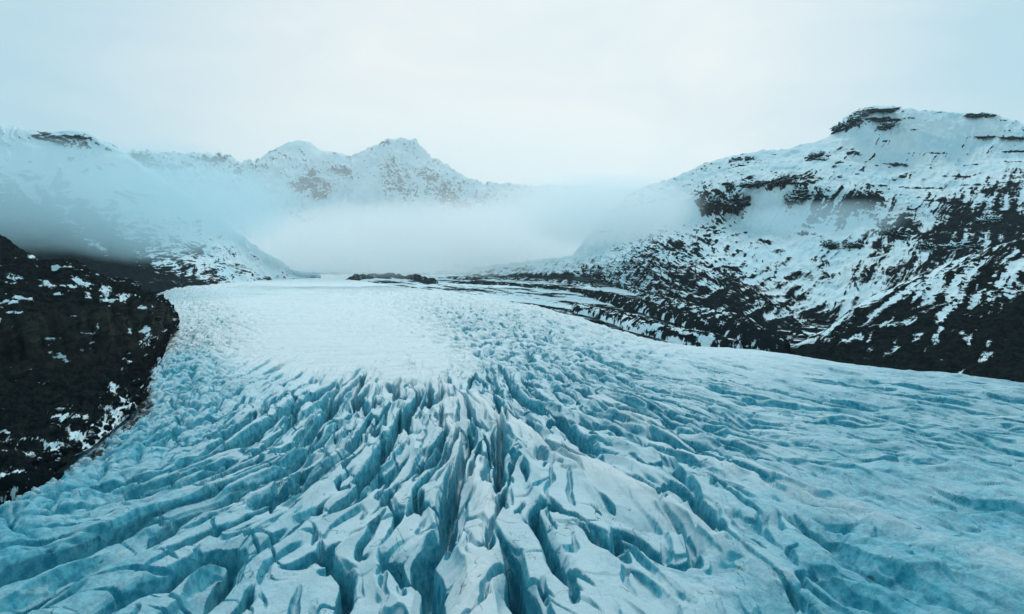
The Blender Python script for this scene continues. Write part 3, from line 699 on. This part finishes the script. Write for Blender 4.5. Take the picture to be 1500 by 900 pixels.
def build_loose():
    e = np.array(LEFT_EDGE[2:10], float)
    seg = np.concatenate([[0], np.cumsum(np.linalg.norm(np.diff(e, axis=0), axis=1))])
    rng = np.random.RandomState(5)
    protos = [rock_mesh('boulder', 1, .85, .7, 900 + k * 7, M_BOULDER, 3, 0.4) for k in range(4)]
    for i in range(60):
        q = rng.rand() * seg[-1]
        px = np.interp(q, seg, e[:, 0]) - abs(rng.randn()) * 14 - 1; py = np.interp(q, seg, e[:, 1]) - rng.rand() * 8
        p = find('hill', px, py); r = rng.uniform(0.9, 2.4) * (1 + p[1] / 900)
        o = place('boulder', protos[i % 4], p, (rng.rand() * .6, rng.rand() * .6, rng.rand() * 6), 'black boulder lying in the rubble between the dark hill and the ice', 'boulder', 'boulders along the left margin of the ice')
        o.scale = (r, r * rng.uniform(.7, 1.2), r * rng.uniform(.7, 1.1))
    ices = []
    for k in range(4):
        me = rock_mesh('ice_block', 1, .8, .9, 950 + k * 9, M_ICE, 3, 0.36)
        at = me.attributes.new('ice', 'FLOAT', 'POINT'); at.data.foreach_set('value', np.full(len(me.vertices), 0.35, np.float32)); ices.append(me)
    pts = []
    for i in range(70):
        q = rng.rand() * seg[-1]
        pts.append((np.interp(q, seg, e[:, 0]) + 4 + abs(rng.randn()) * 26, np.interp(q, seg, e[:, 1]) + rng.rand() * 6))
    g = np.array([ground_pt(*p) for p in pts])
    z, _ = glacier_height(g[:, 0], g[:, 1]); dr, sd = margin_drop(g[:, 0], g[:, 1]); z = z + dr + glacier_base(g[:, 0], g[:, 1])
    for i in range(70):
        r = rng.uniform(0.7, 1.9) * (1 + g[i, 1] / 900)
        o = place('ice_block', ices[i % 4], (g[i, 0], g[i, 1], z[i] + .05 * r), (rng.rand() * .8, rng.rand() * .8, rng.rand() * 6), 'broken pale blue ice block in the jumble at the left margin of the ice', 'ice block', 'ice blocks along the left margin')
        o.scale = (r * rng.uniform(.7, 1.3), r, r * rng.uniform(.7, 1.5))

# ------------------------------------------------------------------ air
def mat_volume(name, color, density, aniso, nodes=None):
    m = bpy.data.materials.new(name); m.use_nodes = True
    nt = m.node_tree; nt.nodes.clear(); t = NT(nt)
    out = t.n('ShaderNodeOutputMaterial'); v = t.n('ShaderNodeVolumePrincipled')
    v.inputs['Color'].default_value = (*color, 1); v.inputs['Anisotropy'].default_value = aniso
    v.inputs['Density'].default_value = density
    if nodes: t.link(nodes(t), v.inputs['Density'])
    t.link(v.outputs[0], out.inputs['Volume'])
    return m

def box_obj(name, lo, hi, mat):
    import bmesh
    bm = bmesh.new(); bmesh.ops.create_cube(bm, size=2.0)
    me = bpy.data.meshes.new(name); bm.to_mesh(me); bm.free()
    me.materials.append(mat)
    o = bpy.data.objects.new(name, me); C.objects.link(o)
    lo, hi = np.array(lo, float), np.array(hi, float)
    o.location = (lo + hi) / 2; o.scale = (hi - lo) / 2
    return o

FOG_COL = (0.996, 0.997, 0.995)
def fog(lo, hi, density, nscale, label, thr=0.30, soft=0.35, seed=0.0, shape=(1, 1, 1), stretch=(1, 1, 1), col=FOG_COL):
    dims = (np.array(hi) - np.array(lo)) / 2
    def nodes(t):
        tc = t.n('ShaderNodeTexCoord').outputs['Object']
        ln = t.n('ShaderNodeVectorMath', operation='LENGTH'); t.link(tc, ln.inputs[0])
        fall = t.rng(ln.outputs['Value'], 1.0, 0.35)
        mp = t.n('ShaderNodeMapping'); t.link(tc, mp.inputs['Vector'])
        mp.inputs['Scale'].default_value = [float(d / nscale / s) for d, s in zip(dims, stretch)]
        mp.inputs['Location'].default_value = (seed, seed * 1.7, seed * .6)
        n = t.noise(mp.outputs[0], 1.0, 5, 0.58, 0.4)
        k = t.math('ADD', t.math('MULTIPLY', t.math('SUBTRACT', n, 0.5), 1.5), fall)
        k = t.math('MULTIPLY', t.rng(k, thr, thr + soft), fall)
        return t.math('MULTIPLY', k, density)
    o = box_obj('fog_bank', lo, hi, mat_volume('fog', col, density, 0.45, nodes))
    set_props(o, label, kind='stuff')
    return o

def build_air():
    h = box_obj('haze', (-14000, -1500, -140), (14000, 13000, 1900), mat_volume('haze_air', (0.80, 0.935, 0.985), 1.5e-5, 0.25))
    set_props(h, 'thin pale blue air filling the valley', kind='stuff')
    fog((-2900, 2900, -160), (2300, 6000, 640), 0.0017, 430, 'pale fog bank filling the far end of the valley', .40, .34, 1.0, stretch=(1.5, 1.5, .7))
    fog((-4200, 3600, -400), (3200, 6300, 1500), 0.00036, 900, 'thin high mist veiling the far range', .15, .6, 2.0, stretch=(1.5, 1.2, .8), col=(0.97, 0.995, 1.0))
    fog((-2600, 1300, 20), (-330, 3300, 600), 0.0023, 400, 'shade-tinted blue grey fog drifting across the left mountain', .32, .45, 4.0, stretch=(1.4, 1.2, .8), col=(0.70, 0.91, 0.965))  # darker scatter colour carries the shade this fog lies in
    fog((-900, 3500, -250), (1700, 5600, 900), 0.0013, 430, 'bright cloud rising from the fog bank to the sky at the valley head', .32, .45, 12.0, stretch=(1.3, 1.2, 1.0))
    fog((560, 1750, 150), (1320, 2350, 330), 0.0022, 170, 'wisp of fog in front of the right cliff', .40, .5, 7.0, stretch=(1.6, 1.2, .6), col=(0.70, 0.92, 0.99))
    fog((-150, 1950, 110), (860, 3300, 500), 0.0036, 330, 'soft edge of the valley fog lapping at the right mountain', .22, .5, 9.0, stretch=(1.4, 1.2, .8), col=(0.90, 0.975, 0.998))

# ------------------------------------------------------------------ light, sky, camera
SUN_EL, SUN_AZ = math.radians(48), math.radians(12)   # veiled sun ahead, a little to the right

def build_light():
    w = bpy.data.worlds.new('World'); bpy.context.scene.world = w; w.use_nodes = True
    nt = w.node_tree; nt.nodes.clear(); t = NT(nt)
    out = t.n('ShaderNodeOutputWorld'); bg = t.n('ShaderNodeBackground')
    sky = t.n('ShaderNodeTexSky', sky_type='NISHITA'); sky.sun_disc = False
    sky.sun_elevation = SUN_EL; sky.sun_rotation = SUN_AZ; sky.air_density = 1.0; sky.dust_density = 3.0
    d = t.n('ShaderNodeTexCoord').outputs['Generated']
    # overcast: bright where the cloud is thin, low ahead over the valley
    dot = t.n('ShaderNodeVectorMath', operation='DOT_PRODUCT'); t.link(d, dot.inputs[0])
    v = Vector((0.0, 1.0, 0.16)).normalized(); dot.inputs[1].default_value = v
    f = t.rng(dot.outputs['Value'], 0.79, 1.01)
    back = t.rng(dot.outputs['Value'], -0.3, 0.8)
    mp = t.n('ShaderNodeMapping'); t.link(d, mp.inputs['Vector']); mp.inputs['Scale'].default_value = (2.2, 2.2, 6.5)
    n = t.noise(mp.outputs[0], 1.3, 5, 0.55, 0.5)
    f = t.math('ADD', f, t.math('MULTIPLY', t.math('SUBTRACT', n, 0.5), 1.05), clamp=True)
    cloud = t.mix(f, t.mix(back, (3.4, 5.5, 6.2), (4.85, 7.15, 8.2)), (8.7, 9.3, 9.3))
    col = t.mix(0.9, sky.outputs[0], cloud)
    t.link(col, bg.inputs['Color']); bg.inputs['Strength'].default_value = 0.1
    t.link(bg.outputs[0], out.inputs['Surface'])
    l = bpy.data.lights.new('sun', 'SUN'); l.energy = 1.5; l.angle = math.radians(18); l.color = (0.97, 0.98, 0.97)
    o = bpy.data.objects.new('sun', l); C.objects.link(o)
    s = Vector((math.sin(SUN_AZ) * math.cos(SUN_EL), math.cos(SUN_AZ) * math.cos(SUN_EL), math.sin(SUN_EL)))
    o.rotation_euler = (-s).to_track_quat('-Z', 'Y').to_euler(); o.location = s * 3000

def build_camera():
    c = bpy.data.cameras.new('camera'); o = bpy.data.objects.new('camera', c); C.objects.link(o)
    c.sensor_width = 36.0; c.lens = 24.0; c.shift_y = (HY - 450) / 1500
    c.clip_start = 1.0; c.clip_end = 80000
    o.location = (0, 0, H); o.rotation_euler = (math.radians(90), 0, 0)
    bpy.context.scene.camera = o

build_glacier()
build_ground()
build_mountains()
build_moraines()
build_crags()
build_loose()
build_air()
build_light()
build_camera()

S = bpy.context.scene
S.view_settings.view_transform = 'Standard'; S.view_settings.look = 'None'
S.view_settings.gamma = 1.0; S.view_settings.exposure = 0.0; S.view_settings.use_curve_mapping = False
S.render.engine = 'CYCLES'
cy = S.cycles
cy.use_denoising = True
try: cy.denoiser = 'OPENIMAGEDENOISE'
except Exception: pass
cy.max_bounces = 12; cy.diffuse_bounces = 3; cy.glossy_bounces = 2; cy.volume_bounces = 10
cy.volume_step_rate = 1.0; cy.volume_max_steps = 200
